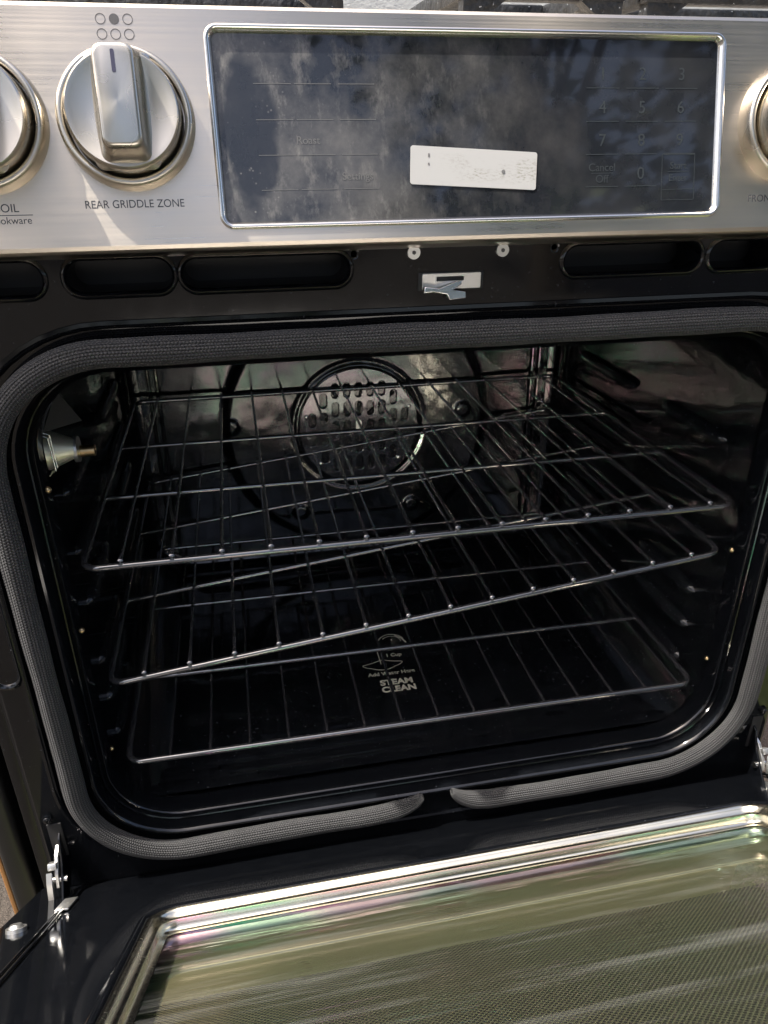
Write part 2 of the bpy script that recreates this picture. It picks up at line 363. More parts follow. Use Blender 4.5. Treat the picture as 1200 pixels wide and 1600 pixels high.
from_bm('ground', bm, ground_mat(), kind='structure')
def added_patio_mat():
    mm, n, l, b = mat('pale_concrete'); a = noise(n, l, 4, 8, .7); c = ramp(n, l, a.outputs[0], [(.3, (.60, .59, .57)), (.7, (.78, .77, .75))])
    l.new(c.outputs[0], b.inputs['Base Color']); b.inputs['Roughness'].default_value = .85; bump(n, l, a.outputs[0], b, .3, .01); return mm
bm = bmesh.new()
add_box(bm, (.1, -2.3, GZ+.02), (1.5, 2.6, .08), .01)  # pale slab added out of view to brighten the reflections
from_bm('added_patio', bm, added_patio_mat(), kind='structure')

# pale wall added behind the cooker as a bright backdrop
def added_wall_mat():
    mm, n, l, b = mat('added_wall_pale_render'); a = noise(n, l, 3, 6, .6); c = ramp(n, l, a.outputs[0], [(.3, (.72, .74, .70)), (.7, (.84, .85, .82))])
    l.new(c.outputs[0], b.inputs['Base Color']); b.inputs['Roughness'].default_value = .9; f = noise(n, l, 120, 4, .6); bump(n, l, f.outputs[0], b, .3, .004); return mm
bm = bmesh.new(); add_box(bm, (0, 1.35, GZ+1.25), (7, .16, 2.5), .01)
o = from_bm('added_wall', bm, added_wall_mat()); o['label'] = 'pale rendered wall added behind the cooktop as a bright backdrop'; o['category'] = 'wall'

# unseen trees added behind the camera, spaced to shape the reflections
def added_leaf_mat(i, c):
    mm, n, l, b = mat('added_tree_leaves_%s' % 'abcd'[i]); a = noise(n, l, 2.5, 3, .6)
    r = ramp(n, l, a.outputs[0], [(.3, tuple(x*.6 for x in c)), (.7, tuple(x*1.3 for x in c))]); l.new(r.outputs[0], b.inputs['Base Color'])
    b.inputs['Roughness'].default_value = .5; b.inputs['Transmission Weight'].default_value = 0; return mm
BARK = plain('added_tree_bark', (.09, .07, .05), .9)
def tree(loc, H, W, seed, mt, label):
    rng = random.Random(seed); t = empty('added_tree', loc, label=label, cat='tree', group='unseen trees added for the reflections')
    bm = bmesh.new(); add_tube(bm, [(0, 0, 0), (.05, 0, H*.3), (-.05, .05, H*.6), (0, 0, H*.9)], [H*.03, H*.022, H*.014, .02], 8)
    cl = []
    for k in range(34):
        a = rng.uniform(0, 2*pi); hh = rng.uniform(.28, 1)*H; rr = W*math.sqrt(rng.random())*(1-.55*abs(hh/H-.55))
        c = Vector((rr*math.cos(a), rr*math.sin(a), hh)); cl.append(c)
        if k < 8: add_tube(bm, [(0, 0, hh*.6), c*.6+Vector((0, 0, hh*.28)), c], [.05, .03, .01], 5)
    from_bm('trunk', bm, BARK, t)
    bm = bmesh.new()
    for c in cl:
        for k in range(120):
            d = Vector((rng.gauss(0, 1), rng.gauss(0, 1), rng.gauss(0, .8)))*W*.17; p = c+d
            q = Matrix.Rotation(rng.uniform(0, 6), 3, 'Z') @ Matrix.Rotation(rng.uniform(-1, 1), 3, 'X'); s = rng.uniform(.06, .13)
            vs = [bm.verts.new(p+q @ Vector(v)*s) for v in ((-1, 0, 0), (0, -.6, .1), (1, 0, 0), (0, .6, .1))]; bm.faces.new(vs)
    from_bm('crown', bm, mt, t, 0)
LM = [added_leaf_mat(0, (.10, .16, .03)), added_leaf_mat(1, (.17, .22, .04)), added_leaf_mat(2, (.08, .12, .03))]
tree((-2.9, -7.8, GZ), 6.5, 1.8, 1, LM[0], 'tall dark leafy tree added unseen on the left to shape reflections')
tree((-6.3, -4.6, GZ), 6.0, 1.9, 2, LM[1], 'light green tree added unseen at the far left to shape reflections')
tree((1.95, -4.4, GZ), 6.0, 1.5, 3, LM[2], 'dark green tree added unseen on the right to shape reflections')
tree((4.5, -4.0, GZ), 6.2, 1.9, 4, LM[0], 'broad tall tree added unseen at the far right to shape reflections')
tree((-.2, -12.0, GZ), 3.6, 1.6, 5, LM[1], 'low yellowish tree added unseen straight behind to shape reflections')

# ================================================================== THE COOKER
RG = empty('gas_range', (0, .3, GZ), label='stainless steel and black gas range with its oven door hanging half open', cat='cooker')
def reparent(o, p):
    o.parent = p; o.matrix_parent_inverse = Matrix.Identity(4)
# the range root sits at the base; a helper offset keeps all numbers in oven coordinates (z = 0 at the bottom of the gasket)
OFF = Vector((0, -.3, -GZ))
def P(o):                      # part directly under the range: shift oven coordinates into the root's frame
    o.parent = RG; o.location = Vector(o.location)+OFF; return o

# ---- body shell (sides, back, toe) behind the face frame
bm = bmesh.new()
add_box(bm, (-.3685, .33, .15), (.015, .60, 1.0), .002); add_box(bm, (.3685, .33, .15), (.015, .60, 1.0), .002)
add_box(bm, (0, .634, .15), (.72, .006, 1.0)); add_box(bm, (0, .35, .598), (.72, .55, .01)); add_box(bm, (0, .33, -.33), (.72, .55, .01))
P(from_bm('body_shell', bm, ENAMEL))
bm = bmesh.new(); add_box(bm, (0, .34, .640), (.755, .60, .012), .003)
P(from_bm('cooktop', bm, STEEL))
# lower drawer front, under the hanging door
bm = bmesh.new(); add_box(bm, (0, .02, -.235), (.752, .03, .17), .006)
dr = P(from_bm('storage_drawer', bm, STEEL))

# ---- face frame: a pressed black plate with the vent slots cut through
GW, GT, GR = .315, .455, .085          # centreline of the gasket
def rr_off(off, y, n=12): return [(x, y, z) for x, z in rrect(GW+off, -off, GT+off+(.0075*min(1, max(0, (-off-.003)/.009))), GR+off, n)]
holes = [rrect(GW+.016, -.016, GT+.016, GR+.016, 12)]
slots = [(-.1765, -.0690, .4905, .5105), (-.2465, -.1815, .4905, .5115), (-.3130, -.2590, .4905, .5115),
         (.0800, .1845, .4905, .5105), (.1905, .2450, .4905, .5105), (.2590, .3130, .4905, .5105)]
for s in slots: holes.append(slot_pts(*s))
for sx in (-1, 1):
    xs = sorted((sx*.3345, sx*.3475)); 
for cx, cz, r in ((-.066, .5095, .0016), (.073, .5095, .0016)): holes.append(ring_pts(cx, cz, r, 12))
outer = rrect(.352, -.034, .532, .004, 4)
fr = curve_plate('face_frame', [outer]+[h[::-1] for h in holes], .004, .0018, ENAMEL, None, 3, 50)
fr.rotation_euler = (pi/2, 0, 0); fr.location = (0, .002, 0); P(fr)
def sub(o, parent):            # parent o (given in oven coordinates) to a part while keeping its place
    if isinstance(parent, bpy.types.Object):
        bpy.context.view_layer.update()
        o.parent = parent; o.matrix_parent_inverse = (parent.matrix_world).inverted()
    return o
# each vent: a formed rim and the dark channel behind it
for (x0, x1, z0, z1) in slots:
    L = []
    for off, y in ((.0034, .0008), (.0022, -.0016), (.0008, -.0023), (-.0005, -.0010), (-.0012, .004), (-.0012, .03)):
        L.append([(x, y, z) for x, z in slot_pts(x0-off, x1+off, z0-off, z1+off)])
    v = sweep_rings('vent_rim', L, ENAMEL, None); sub(v, fr)
bm = bmesh.new(); add_box(bm, (0, .036, .502), (.69, .006, .05)); sub(from_bm('vent_backing', bm, DARK), fr)
# pressed slots down both sides of the frame
for sx in (-1, 1):
    L = []
    for off, y in ((.004, -.0002), (.0025, -.0016), (.001, -.002), (-.0008, -.001), (-.002, .0015), (-.0035, .0016)):
        L.append([(x, y, z) for x, z in slot_pts(sx*.344-.0095-off, sx*.344+.0095+off, .199-off, .43+off)])
    v = sweep_rings('side_pressing', L, ENAMEL, None); sub(v, fr)
# rolled vertical edges
for sx in (-1, 1):
    bm = bmesh.new(); pr = [(0, .001), (.0035, .002), (.0055, .006), (.006, .03)]
    vs = [[bm.verts.new((sx*(.3505+a), b, z)) for a, b in pr] for z in (-.034, .53)]
    for k in range(3): bm.faces.new((vs[0][k], vs[0][k+1], vs[1][k+1], vs[1][k]))
    sub(from_bm('frame_edge', bm, ENAMEL), fr)
bm = bmesh.new(); add_box(bm, (0, .02, -.045), (.70, .03, .02), .004); sub(from_bm('frame_sill', bm, ENAMEL), fr)

# gasket channel and the stepped mouth of the oven: rings swept round the rounded rectangle
prof = [(.019, -.0012), (.0165, -.0016), (.0145, -.0004), (.013, .004), (.0, .0045), (-.0105, .0045), (-.0115, .001), (-.013, -.001), (-.015, -.001),
        (-.0160, .0003), (-.0168, .003), (-.0172, .0100), (-.0180, .0118), (-.0190, .0104), (-.0198, .0098), (-.0207, .0104), (-.0213, .0132), (-.0222, .0140), (-.0232, .0120), (-.0241, .0114), (-.0250, .0124), (-.0256, .018), (-.0260, .03)]
P(sweep_rings('oven_mouth', [rr_off(a, b) for a, b in prof], ENAMEL, None, flip=True))
cav = [(-.0265, .03), (-.021, .038), (-.0205, .30), (-.021, .435), (-.026, .450), (-.034, .4575), (-.040, .459)]
CV = P(sweep_rings('oven_cavity', [rr_off(a, b) for a, b in cav], ENAMEL_IN, None, flip=True))
# back wall as a pressed relief: ring round the fan, radial ribs
def sm(a, b, x): t = min(1, max(0, (x-a)/(b-a))); return t*t*(3-2*t)
FX, FZ, BY = .006, .224, .4605
nx, nz = 230, 170; bm = bmesh.new(); G = []
for j in range(nz+1):
    row = []
    for i in range(nx+1):
        x = -.285+.57*i/nx; z = .012+.432*j/nz; r = math.hypot(x-FX, z-FZ)
        h = .0085*(1-sm(.172, .186, r))                         # broad raised dish round the fan
        h -= .0022*(sm(.085, .088, r)-sm(.090, .094, r))
        for (px, pz) in ((-.165, .235), (.152, .238), (-.08, .102), (.08, .100)):
            h += .004*(1-sm(.008, .012, math.hypot(x-px, z-pz)))
        row.append(bm.verts.new((x, BY-h, z)))
    G.append(row)
for j in range(nz):
    for i in range(nx): bm.faces.new((G[j][i], G[j][i+1], G[j+1][i+1], G[j+1][i]))
bw = from_bm('back_wall', bm, ENAMEL_BACK, None, 60); sub(bw, CV)
for sx in (-1, 1):           # pressed double beads beside the back corners
    for dx in (.252, .262):
        bm = bmesh.new(); add_tube(bm, [(sx*dx, .459, .05), (sx*dx, .4575, .07), (sx*dx, .4575, .40), (sx*dx, .459, .425)], .0022, 8)
        sub(from_bm('corner_bead', bm, ENAMEL_IN), CV)
for (px, pz) in ((-.165, .235), (.152, .238), (-.08, .102), (.08, .100)):
    bm = bmesh.new(); add_cyl(bm, (px, .4525, pz), .0045, .004, 'Y', 16); add_ball(bm, (px, .4505, pz), .0042, (1, .5, 1), 12)
    sub(from_bm('wall_screw', bm, BRIGHT), CV)
# rack guides pressed into the side walls
for sx in (-1, 1):
    for z in (.070, .113, .155, .218, .268, .322):
        bm = bmesh.new()
        for (ya, yb) in ((.075, .19), (.25, .40)):
            ring = []
            for t in range(25):
                u = t/24; y = ya+(yb-ya)*u; s = (max(0, 1-(2*u-1)**6))**.5
                ring.append([bm.verts.new((sx*(.2952-.0100*s*math.sin(pi*k/8)), y, z+.0085*s*math.cos(pi*k/8))) for k in range(9)])
            for A, B in zip(ring[:-1], ring[1:]):
                for k in range(8): bm.faces.new((A[k], A[k+1], B[k+1], B[k]))
        sub(from_bm('rack_guide', bm, GUIDE, None, 60), CV)
for (px, py, pz) in ((-.2935, .025, .226), (-.2935, .034, .092), (-.2935, .020, .352), (.2935, .030, .231), (.2935, .030, .106)):
    bm = bmesh.new(); add_cyl(bm, (px, py, pz), .0026, .008, 'X', 12); add_ball(bm, (px*.985, py, pz), .0026, (1, 1, 1), 10)
    sub(from_bm('brass_pin', bm, BRASS), CV)
# oven floor: shallow pressed pan
nx, ny = 150, 110; bm = bmesh.new(); G = []
for j in range(ny+1):
    row = []
    for i in range(nx+1):
        x = -.292+.584*i/nx; y = .031+.428*j/ny
        d = min(.292-abs(x), y-.031, .459-y)
        z = .0305-.0035*sm(.012, .020, d)-.0025*sm(.032, .040, d)-.002*sm(.055, .075, d)
        row.append(bm.verts.new((x, y, z)))
    G.append(row)
for j in range(ny):
    for i in range(nx): bm.faces.new((G[j][i], G[j][i+1], G[j+1][i+1], G[j+1][i]))
of = from_bm('oven_floor', bm, ENAMEL_IN, None, 60); sub(of, CV)
# steam clean print on the floor
SP = bpy.data.objects.new('tmp', None)
FZt = .0231
def floor_text(name, body, size, x, y, bold, xs=1):
    o = text_mesh(name, body, size, (x, y, FZt), PRINT, None, 'CENTER', .0001, R(-1), bold, xs); sub(o, CV)
floor_text('steam_clean_print', 'STEAM', .0125, -.0035, .1555, .0005)
floor_text('steam_clean_print', 'CLEAN', .0125, -.0030, .1435, .0005)
floor_text('steam_clean_print', 'Add Water Here', .0078, -.006, .1720, .0002)
floor_text('steam_clean_print', '1 Cup', .0078, .003, .2045, .0002)
bm = bmesh.new()
def flat_line(pts, w):
    pts = [Vector((a, b, FZt)) for a, b in pts]; L = []
    for i, p in enumerate(pts):
        t = (pts[min(i+1, len(pts)-1)]-pts[max(i-1, 0)]).normalized(); q = Vector((-t.y, t.x, 0))*w/2
        L.append((bm.verts.new(p-q), bm.verts.new(p+q)))
    for A, B in zip(L[:-1], L[1:]): bm.faces.new((A[0], B[0], B[1], A[1]))
blob = [(-.013+.022*math.cos(a)*(1+.15*math.sin(3*a)), .188+.0075*math.sin(a)*(1+.2*math.cos(4*a))) for a in [2*pi*k/40 for k in range(41)]]
flat_line(blob, .0011)
flat_line([(-.0150, .218), (-.0150, .190)], .0010); flat_line([(-.0120, .218), (-.0120, .190)], .0010)
flat_line([(-.013+.0185+.0175*math.cos(a), .226+.020*math.sin(a)) for a in [pi*k/14 for k in range(2, 15)]], .0013)
flat_line([(.0055+.012*math.cos(a), .230+.012*math.sin(a)) for a in [pi*k/14 for k in range(0, 12)]], .0010)
flat_line([(.023, .226), (.0195, .235), (.012, .243)], .002)
sub(from_bm('pouring_jug_print', bm, PRINT, None, 0), CV)

# ---- convection fan cover with vertical slots, fan behind
hl = []
cols = 9
for c in range(cols):
    x = (c-4)*.0158; half = math.sqrt(max(0, .0700**2-x*x))
    ln = .0200; pitch = .0262; z0 = -half+.002 + (0 if c % 2 else .0)
    ns = max(1, int((2*half+.008)//pitch)); tot = ns*pitch-(pitch-ln); st = -tot/2
    for k in range(ns):
        a = st+k*pitch; 
        if c % 2 and ns > 2 and k == 0: pass
        hl.append(slot_pts(x-.0043, x+.0043, a, a+ln, 5))
    if c % 2 == 0 and 0 < c < 8:
        pass
fc = curve_plate('fan_cover', [ring_pts(0, 0, .0815, 64)]+[h[::-1] for h in hl], .003, .001, None, None, 2, 50)
COVER = plain('chromed_fan_cover', (.17, .17, .175), .10, .9)
fc.data.materials.clear(); fc.data.materials.append(COVER)
fc.rotation_euler = (pi/2, 0, 0); fc.location = (FX, .4495, FZ); P(fc)
bm = bmesh.new(); add_tube(bm, [(FX+.0815*math.cos(a), .4505, FZ+.0815*math.sin(a)) for a in [2*pi*k/72 for k in range(72)]], .0020, 10, closed=True)
sub(from_bm('cover_rim', bm, ENAMEL_IN), fc)
bm = bmesh.new(); add_cyl(bm, (FX, .4585, FZ), .078, .002, 'Y', 48); sub(from_bm('fan_backplate', bm, plain('dull_aluminium', (.85, .84, .82), .38, 1)), fc)
for k in range(9):
    a = 2*pi*k/9; bm = bmesh.new()
    add_box(bm, (.042, 0, 0), (.05, .0012, .015), 0, Matrix.Rotation(R(35), 3, 'X'))
    b_ = from_bm('fan_blade', bm, BRIGHT); b_.matrix_world = Matrix.Translation((FX, .4535, FZ)) @ Matrix.Rotation(a, 4, 'Y'); sub(b_, fc)
bm = bmesh.new(); add_cyl(bm, (FX, .4545, FZ), .011, .006, 'Y', 24); sub(from_bm('fan_hub', bm, BRIGHT), fc)
for a in (R(20), R(-42), R(165), R(222)):
    bm = bmesh.new(); add_ball(bm, (FX+.0735*math.cos(a), .4475, FZ+.0735*math.sin(a)), .003, (1, .5, 1), 10); sub(from_bm('cover_screw', bm, BRIGHT), fc)

# ---- oven lamp socket on the left wall
bm = bmesh.new(); add_cyl(bm, (-.286, .064, .366), .0165, .022, 'X', 32, .0075)
LP = from_bm('lamp_socket', bm, plain('nickel_reflector', (.78, .76, .62), .34, .8)); P(LP)
bm = bmesh.new(); add_cyl(bm, (-.2745, .067, .364), .0100, .003, 'X', 24); sub(from_bm('socket_collar', bm, ZINC), LP)
bm = bmesh.new(); add_cyl(bm, (-.270, .070, .361), .0045, .016, 'X', 20); add_ball(bm, (-.263, .070, .361), .0042, (.4, 1, 1), 12); sub(from_bm('brass_tip', bm, BRASS), LP)
for dy in (.052, .046):
    bm = bmesh.new(); add_tube(bm, [(-.2930, dy, .384), (-.2885, dy, .382), (-.2875, dy, .356), (-.2930, dy, .352)], .0007, 8); sub(from_bm('wire_clip', bm, BRIGHT), LP)
bm = bmesh.new(); v = [bm.verts.new(q) for q in ((-.292, .050, .385), (-.268, .072, .385), (-.280, .064, .412), (-.292, .072, .385))]
bm.faces.new(v[:3]); bm.faces.new((v[1], v[3], v[2])); bm.faces.new((v[0], v[3], v[1])); bm.faces.new((v[0], v[2], v[3])); sub(from_bm('lamp_shield', bm, DARK, None, 0), LP)

# ---- braided door gasket, open at the bottom centre with tapered ends
path = []
base = rrect(GW, 0, GT, GR, 24)          # starts at bottom right corner start, goes ccw
bp = [Vector((x, z)) for x, z in base]
start = [Vector((.0165, .0165)), Vector((.022, .010)), Vector((.030, .005)), Vector((.040, .0015)), Vector((.055, -.0005)), Vector((.075, 0))]
end = [Vector((-.075, .0010)), Vector((-.055, .0025)), Vector((-.042, .0045)), Vector((-.030, .0075)), Vector((-.020, .0120)), Vector((-.0125, .0185))]
raw = start+bp+end
# resample evenly
cum = [0]
for a, b in zip(raw[:-1], raw[1:]): cum.append(cum[-1]+(b-a).length)
T = cum[-1]; nS = 2000; seg = 40; pts = []; j = 0
for i in range(nS+1):
    s = T*i/nS
    while j < len(raw)-2 and cum[j+1] < s: j += 1
    u = (s-cum[j])/max(1e-9, cum[j+1]-cum[j]); pts.append(raw[j].lerp(raw[j+1], min(1, u)))
for _ in range(6): pts = [pts[0]]+[(pts[i-1]+pts[i]*2+pts[i+1])/4 for i in range(1, nS)]+[pts[-1]]
bm = bmesh.new(); uvl = bm.loops.layers.uv.new('UVMap'); rings = []; rngp = random.Random(3)
ph = [rngp.uniform(0, 6) for _ in range(6)]
for i, p in enumerate(pts):
    s = T*i/nS; d = min(s, T-s); t = (pts[min(i+1, nS)]-pts[max(i-1, 0)]).normalized(); nrm = Vector((t.y, -t.x))
    tap = .12+.88*math.sqrt(min(1, d/.030)); wob = 1+.03*math.sin(s*31+ph[0])+.02*math.sin(s*83+ph[1])
    hw = .0090*tap*wob; hd = .0082*(.35+.65*tap)*wob; cy = -.0062+.0012*math.sin(s*23+ph[2])
    ring = []
    for k in range(seg):
        a = 2*pi*k/seg; rdg = 1+.028*math.cos(a*9)
        off = hw*math.cos(a)*rdg; dep = hd*math.sin(a)*rdg
        q = p+nrm*off; ring.append(bm.verts.new((q.x, cy+dep, q.y)))
    rings.append((ring, s))
for (A, sa), (B, sb_) in zip(rings[:-1], rings[1:]):
    for k in range(seg):
        f = bm.faces.new((A[k], A[(k+1) % seg], B[(k+1) % seg], B[k]))
        for lp, (uu, vv) in zip(f.loops, ((sa, k/seg), (sa, (k+1)/seg), (sb_, (k+1)/seg), (sb_, k/seg))): lp[uvl].uv = (uu, vv)
bm.faces.new(rings[0][0][::-1]); bm.faces.new(rings[-1][0])
P(from_bm('door_gasket', bm, GASKET, None, 180))

# ---- screws and latch on the frame
for (x, z) in ((-.0262, .5095), (.0352, .5092)):
    bm = bmesh.new(); add_cyl(bm, (x, -.001, z), .0043, .002, 'Y', 28); s_ = from_bm('frame_screw', bm, ZINC); sub(s_, fr)
    bm = bmesh.new(); add_cyl(bm, (x, -.0018, z), .0014, .0012, 'Y', 6); sub(from_bm('screw_socket', bm, INK), fr)
LT = curve_plate('door_latch', [rrect(.0205, -.0052, .0052, .0008, 2), [(q[0]-.001, q[1]) for q in rrect(.0095, .0002, .0030, .0004, 2)][::-1]], .0016, .0003, ZINC)
LT.rotation_euler = (pi/2, 0, R(0)); LT.location = (0, -.0018, .4905); P(LT)
bm = bmesh.new(); add_box(bm, (0, .001, .4905), (.046, .004, .0125), .001); sub(from_bm('latch_recess', bm, DARK), LT)
hk = curve_plate('latch_hook', [[(-.0185, .0028), (-.0085, .0012), (.004, .0052), (.0085, .0058), (.0080, .0030), (.0015, -.0003), (.0105, -.0020), (.0105, -.0062), (-.0015, -.0068), (-.0030, -.0030), (-.0125, -.0010), (-.0195, -.0012)]], .0035, .0006, BRIGHT)
hk.rotation_euler = (pi/2-.25, 0, .12); hk.location = (-.002, -.0065, .4855); sub(hk, LT)

# ---- control panel (local frame: X right, Y up the tilted face, Z out of it)
TB = R(14)
CPN = bpy.data.objects.new('tmp', None)
dcx, dhw, ds0, ds1 = .0155, .1625, .0135, .1205
plate = curve_plate('control_panel', [rrect(.378, .004, .1295, .0015, 2), rrect(dhw, ds0, ds1, .006, 6, dcx)[::-1]], .004, .0, STEEL, None, 2, 30)
# lower roll and upper return joined to the plate
bm = bmesh.new(); bm.from_mesh(plate.data)
for prof2 in ([(.004, .002), (.0018, .0013), (.0004, -.0006), (0, -.003), (0, -.024)], [(.1295, .002), (.1315, .0012), (.1325, -.001), (.1325, -.05)]):
    A = [bm.verts.new((-.378, a, b)) for a, b in prof2]; B = [bm.verts.new((.378, a, b)) for a, b in prof2]
    for k in range(len(prof2)-1): bm.faces.new((A[k], B[k], B[k+1], A[k+1]))
bmesh.ops.remove_doubles(bm, verts=bm.verts, dist=1e-5); bm.to_mesh(plate.data); bm.free()
plate.data.polygons.foreach_set('use_smooth', [True]*len(plate.data.polygons)); plate.data.set_sharp_from_angle(angle=R(32))
plate.rotation_euler = (pi/2-TB, 0, 0); plate.location = (0, -.0200, .5170)
P(plate)
def onp(o, loc=None):
    o.parent = plate
    if loc: o.location = loc
    return o
# rounded bright lip of the cut-out
L = []
for off, h in ((.0022, .0018), (.0014, .0034), (.0002, .0036), (-.0008, .0026), (-.0020, .0008), (-.0026, -.0008)):
    L.append([(x, y, h) for x, y in rrect(dhw+off, ds0-off, ds1+off, .006+off, 8, dcx)])
onp(sweep_rings('display_trim', L, plain('polished_lip', (.72, .70, .66), .14, 1), None, smooth=60))
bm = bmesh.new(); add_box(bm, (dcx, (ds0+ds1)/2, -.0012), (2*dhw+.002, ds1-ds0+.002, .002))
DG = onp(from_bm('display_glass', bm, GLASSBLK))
zt = -.0001
def ptext(name, body, size, x, s, m_=FAINT, h=zt, **k): return onp(text_mesh(name, body, size, (x, s, h), m_, None, thick=.00006, **k))
for r_, row in enumerate(('123', '456', '789')):
    for c_, ch in enumerate(row): ptext('key_digit', ch, .0105, .0965+.0272*c_, .0985-.0195*r_)
ptext('key_digit', '0', .0105, .1237, .0395)
ptext('key_word', 'Cancel', .0068, .0965, .0435); ptext('key_word', 'Off', .0068, .0965, .0365)
ptext('key_word', 'Start', .0062, .1505, .0440); ptext('key_word', 'Enter', .0062, .1505, .0365)
ptext('key_word', 'Settings', .0062, -.0640, .0405, MENU); ptext('key_word', 'Roast', .0062, -.0930, .0610, MENU)
bm = bmesh.new()
for c_ in range(3):
    for r_ in range(4):
        if r_ == 3 and c_ == 2: continue
        add_box(bm, (.0965+.0272*c_, .0905-.0195*r_, zt), (.0225, .0005, .0001))
for yy in (.0510, .0295, .0230): add_box(bm, (.1505, yy, zt), (.0235, .0004, .0001))
for xx in (.1388, .1622): add_box(bm, (xx, .0370, zt), (.0004, .0280, .0001))
add_box(bm, (.1505, .0405, zt), (.015, .0004, .0001)); add_box(bm, (.0965, .0402, zt), (.015, .0004, .0001))
onp(from_bm('key_lines', bm, FAINT, None, 0))
bm = bmesh.new()
for r_ in range(4):
    for xx in (-.112, -.088, -.062): add_box(bm, (xx, .0920-.0195*r_, zt), (.022, .00035, .0001))
onp(from_bm('menu_lines', bm, MENU, None, 0))
# white sticker, worn print
def sticker_mat():
    mm, n, l, b = mat('worn_white_label'); a = noise(n, l, 420, 5, .8, sc=(.7, 2.2, 1)); c = noise(n, l, 45, 3, .6)
    tc = n.new('ShaderNodeTexCoord'); sp = n.new('ShaderNodeSeparateXYZ'); l.new(tc.outputs['Object'], sp.inputs[0])
    ax = N(n, 'ShaderNodeMath', operation='ABSOLUTE'); l.new(sp.outputs[1], ax.inputs[0])
    my = N(n, 'ShaderNodeMapRange'); my.inputs['From Min'].default_value = .009; my.inputs['From Max'].default_value = .004; l.new(ax.outputs[0], my.inputs['Value'])
    mx_ = N(n, 'ShaderNodeMapRange'); mx_.inputs['From Min'].default_value = -.024; mx_.inputs['From Max'].default_value = -.010; l.new(sp.outputs[0], mx_.inputs['Value'])
    ra = ramp(n, l, a.outputs[0], [(.50, 0), (.60, 1)]); rc = ramp(n, l, c.outputs[0], [(.42, 0), (.6, 1)])
    p = ra.outputs[0]
    for q in (my.outputs[0], mx_.outputs[0], rc.outputs[0]):
        mu = N(n, 'ShaderNodeMath', operation='MULTIPLY'); l.new(p, mu.inputs[0]); l.new(q, mu.inputs[1]); p = mu.outputs[0]
    k = N(n, 'ShaderNodeMix', data_type='RGBA'); l.new(p, k.inputs['Factor']); k.inputs['A'].default_value = (.36, .36, .355, 1); k.inputs['B'].default_value = (.22, .22, .185, 1)
    l.new(k.outputs['Result'], b.inputs['Base Color']); b.inputs['Roughness'].default_value = .45; return mm
stk = curve_plate('sticker', [rrect(.0412, -.0112, .0112, .0016, 5)], .0005, .0001, sticker_mat()); onp(stk, (.0103, .0442, .0002)); stk.rotation_euler = (0, 0, R(-3.4))
stk['label'] = 'white label with rubbed off print'
for k in range(3):
    bm = bmesh.new()
    if k == 0: add_cyl(bm, (.019, -.0012, .0004), .0012, .0002, 'Z', 12)
    else: add_box(bm, (-.0297, .0112-.005*k, .0004), (.001, .0026-.0008*k, .0002))
    sp_ = from_bm('sticker_mark', bm, plain('faded_mark', (.12, .12, .12), .6), None, 0); sp_.parent = plate; sp_.location = (.0103, .0442, .0002); sp_.rotation_euler = (0, 0, R(-3.4))

# printed lettering and burner marks on the steel
ptext('knob_lettering', 'REAR GRIDDLE ZONE', .0062, -.1970, .0268, INK, .0021, xs=.93)
ptext('knob_lettering', 'BOIL', .0064, -.2610, .0258, INK, .0021, align='RIGHT')
ptext('knob_lettering', 'cookware', .0056, -.2548, .0192, INK, .0021, align='RIGHT')
ptext('knob_lettering', 'FRONT', .0064, .2010, .0222, INK, .0021, align='LEFT')
bm = bmesh.new(); add_box(bm, (-.272, .0222, .0021), (.036, .0004, .0001)); onp(from_bm('lettering_rule', bm, INK, None, 0))
for kx in (-.1955,):
    for r_ in range(2):
        for c_ in range(3):
            cx, cy = kx-.0085+.0073*c_, .1235-.0076*r_
            if r_ == 0 and c_ == 1: o = curve_plate('burner_mark', [ring_pts(cx, cy, .0027)], .0001, 0, INK)
            else: o = curve_plate('burner_mark', [ring_pts(cx, cy, .0028), ring_pts(cx, cy, .0024)[::-1]], .0001, 0, INK)
            onp(o, (0, 0, .0022))

# ---- knobs
def knob(x, s):
    K = empty('knob', (0, 0, 0)); K.location = (x, s, .002)
    # skirt ring
    L = []
    for r, h in ((.0378, 0), (.0368, .0095), (.0362, .0110), (.0350, .0116), (.0334, .0115), (.0326, .0105), (.0322, .003)):
        L.append([(a, b, h) for a, b in ring_pts(0, 0, r, 72)])
    o = sweep_rings('knob_skirt', L, KNOB, K, smooth=50)
    # dial body with a concave shoulder
    L = []
    for r, h in ((.0315, .001), (.0308, .0195), (.0303, .0218), (.0292, .0228), (.027, .0224), (.020, .0208), (.010, .0200), (.0005, .0200)):
        L.append([(a, b, h) for a, b in ring_pts(0, 0, r, 72)])
    sweep_rings('knob_dial', L, KNOB, K, smooth=50, cap=True)
    # tall tapered grip running the full height of the dial
    bm = bmesh.new(); nl = 10; rows = []
    for hh, hw, hl_, hb in ((.0180, .0175, .0302, .0300), (.0210, .0140, .0300, .0282), (.0240, .0122, .0296, .0262), (.0300, .0113, .0290, .0240), (.0340, .0108, .0285, .0228), (.0356, .0104, .0280, .0222), (.0365, .0097, .0273, .0213), (.0368, .0086, .0262, .0201)):
        rows.append([bm.verts.new((a, b, hh)) for a, b in rrect(hw, -hb, hl_, min(.005, hw*.5), 6)])
    n_ = len(rows[0])
    for A, B in zip(rows[:-1], rows[1:]):
        for k in range(n_): bm.faces.new((A[k], A[(k+1) % n_], B[(k+1) % n_], B[k]))
    bm.faces.new(rows[-1]); from_bm('knob_grip', bm, KNOB, K, 75)
    o = curve_plate('knob_pointer', [rrect(.0010, .0135, .0245, .0008, 3)], .0003, 0, plain('pointer_ink', (.03, .03, .06), .4), K); o.location = (0, 0, .0370)
    return K
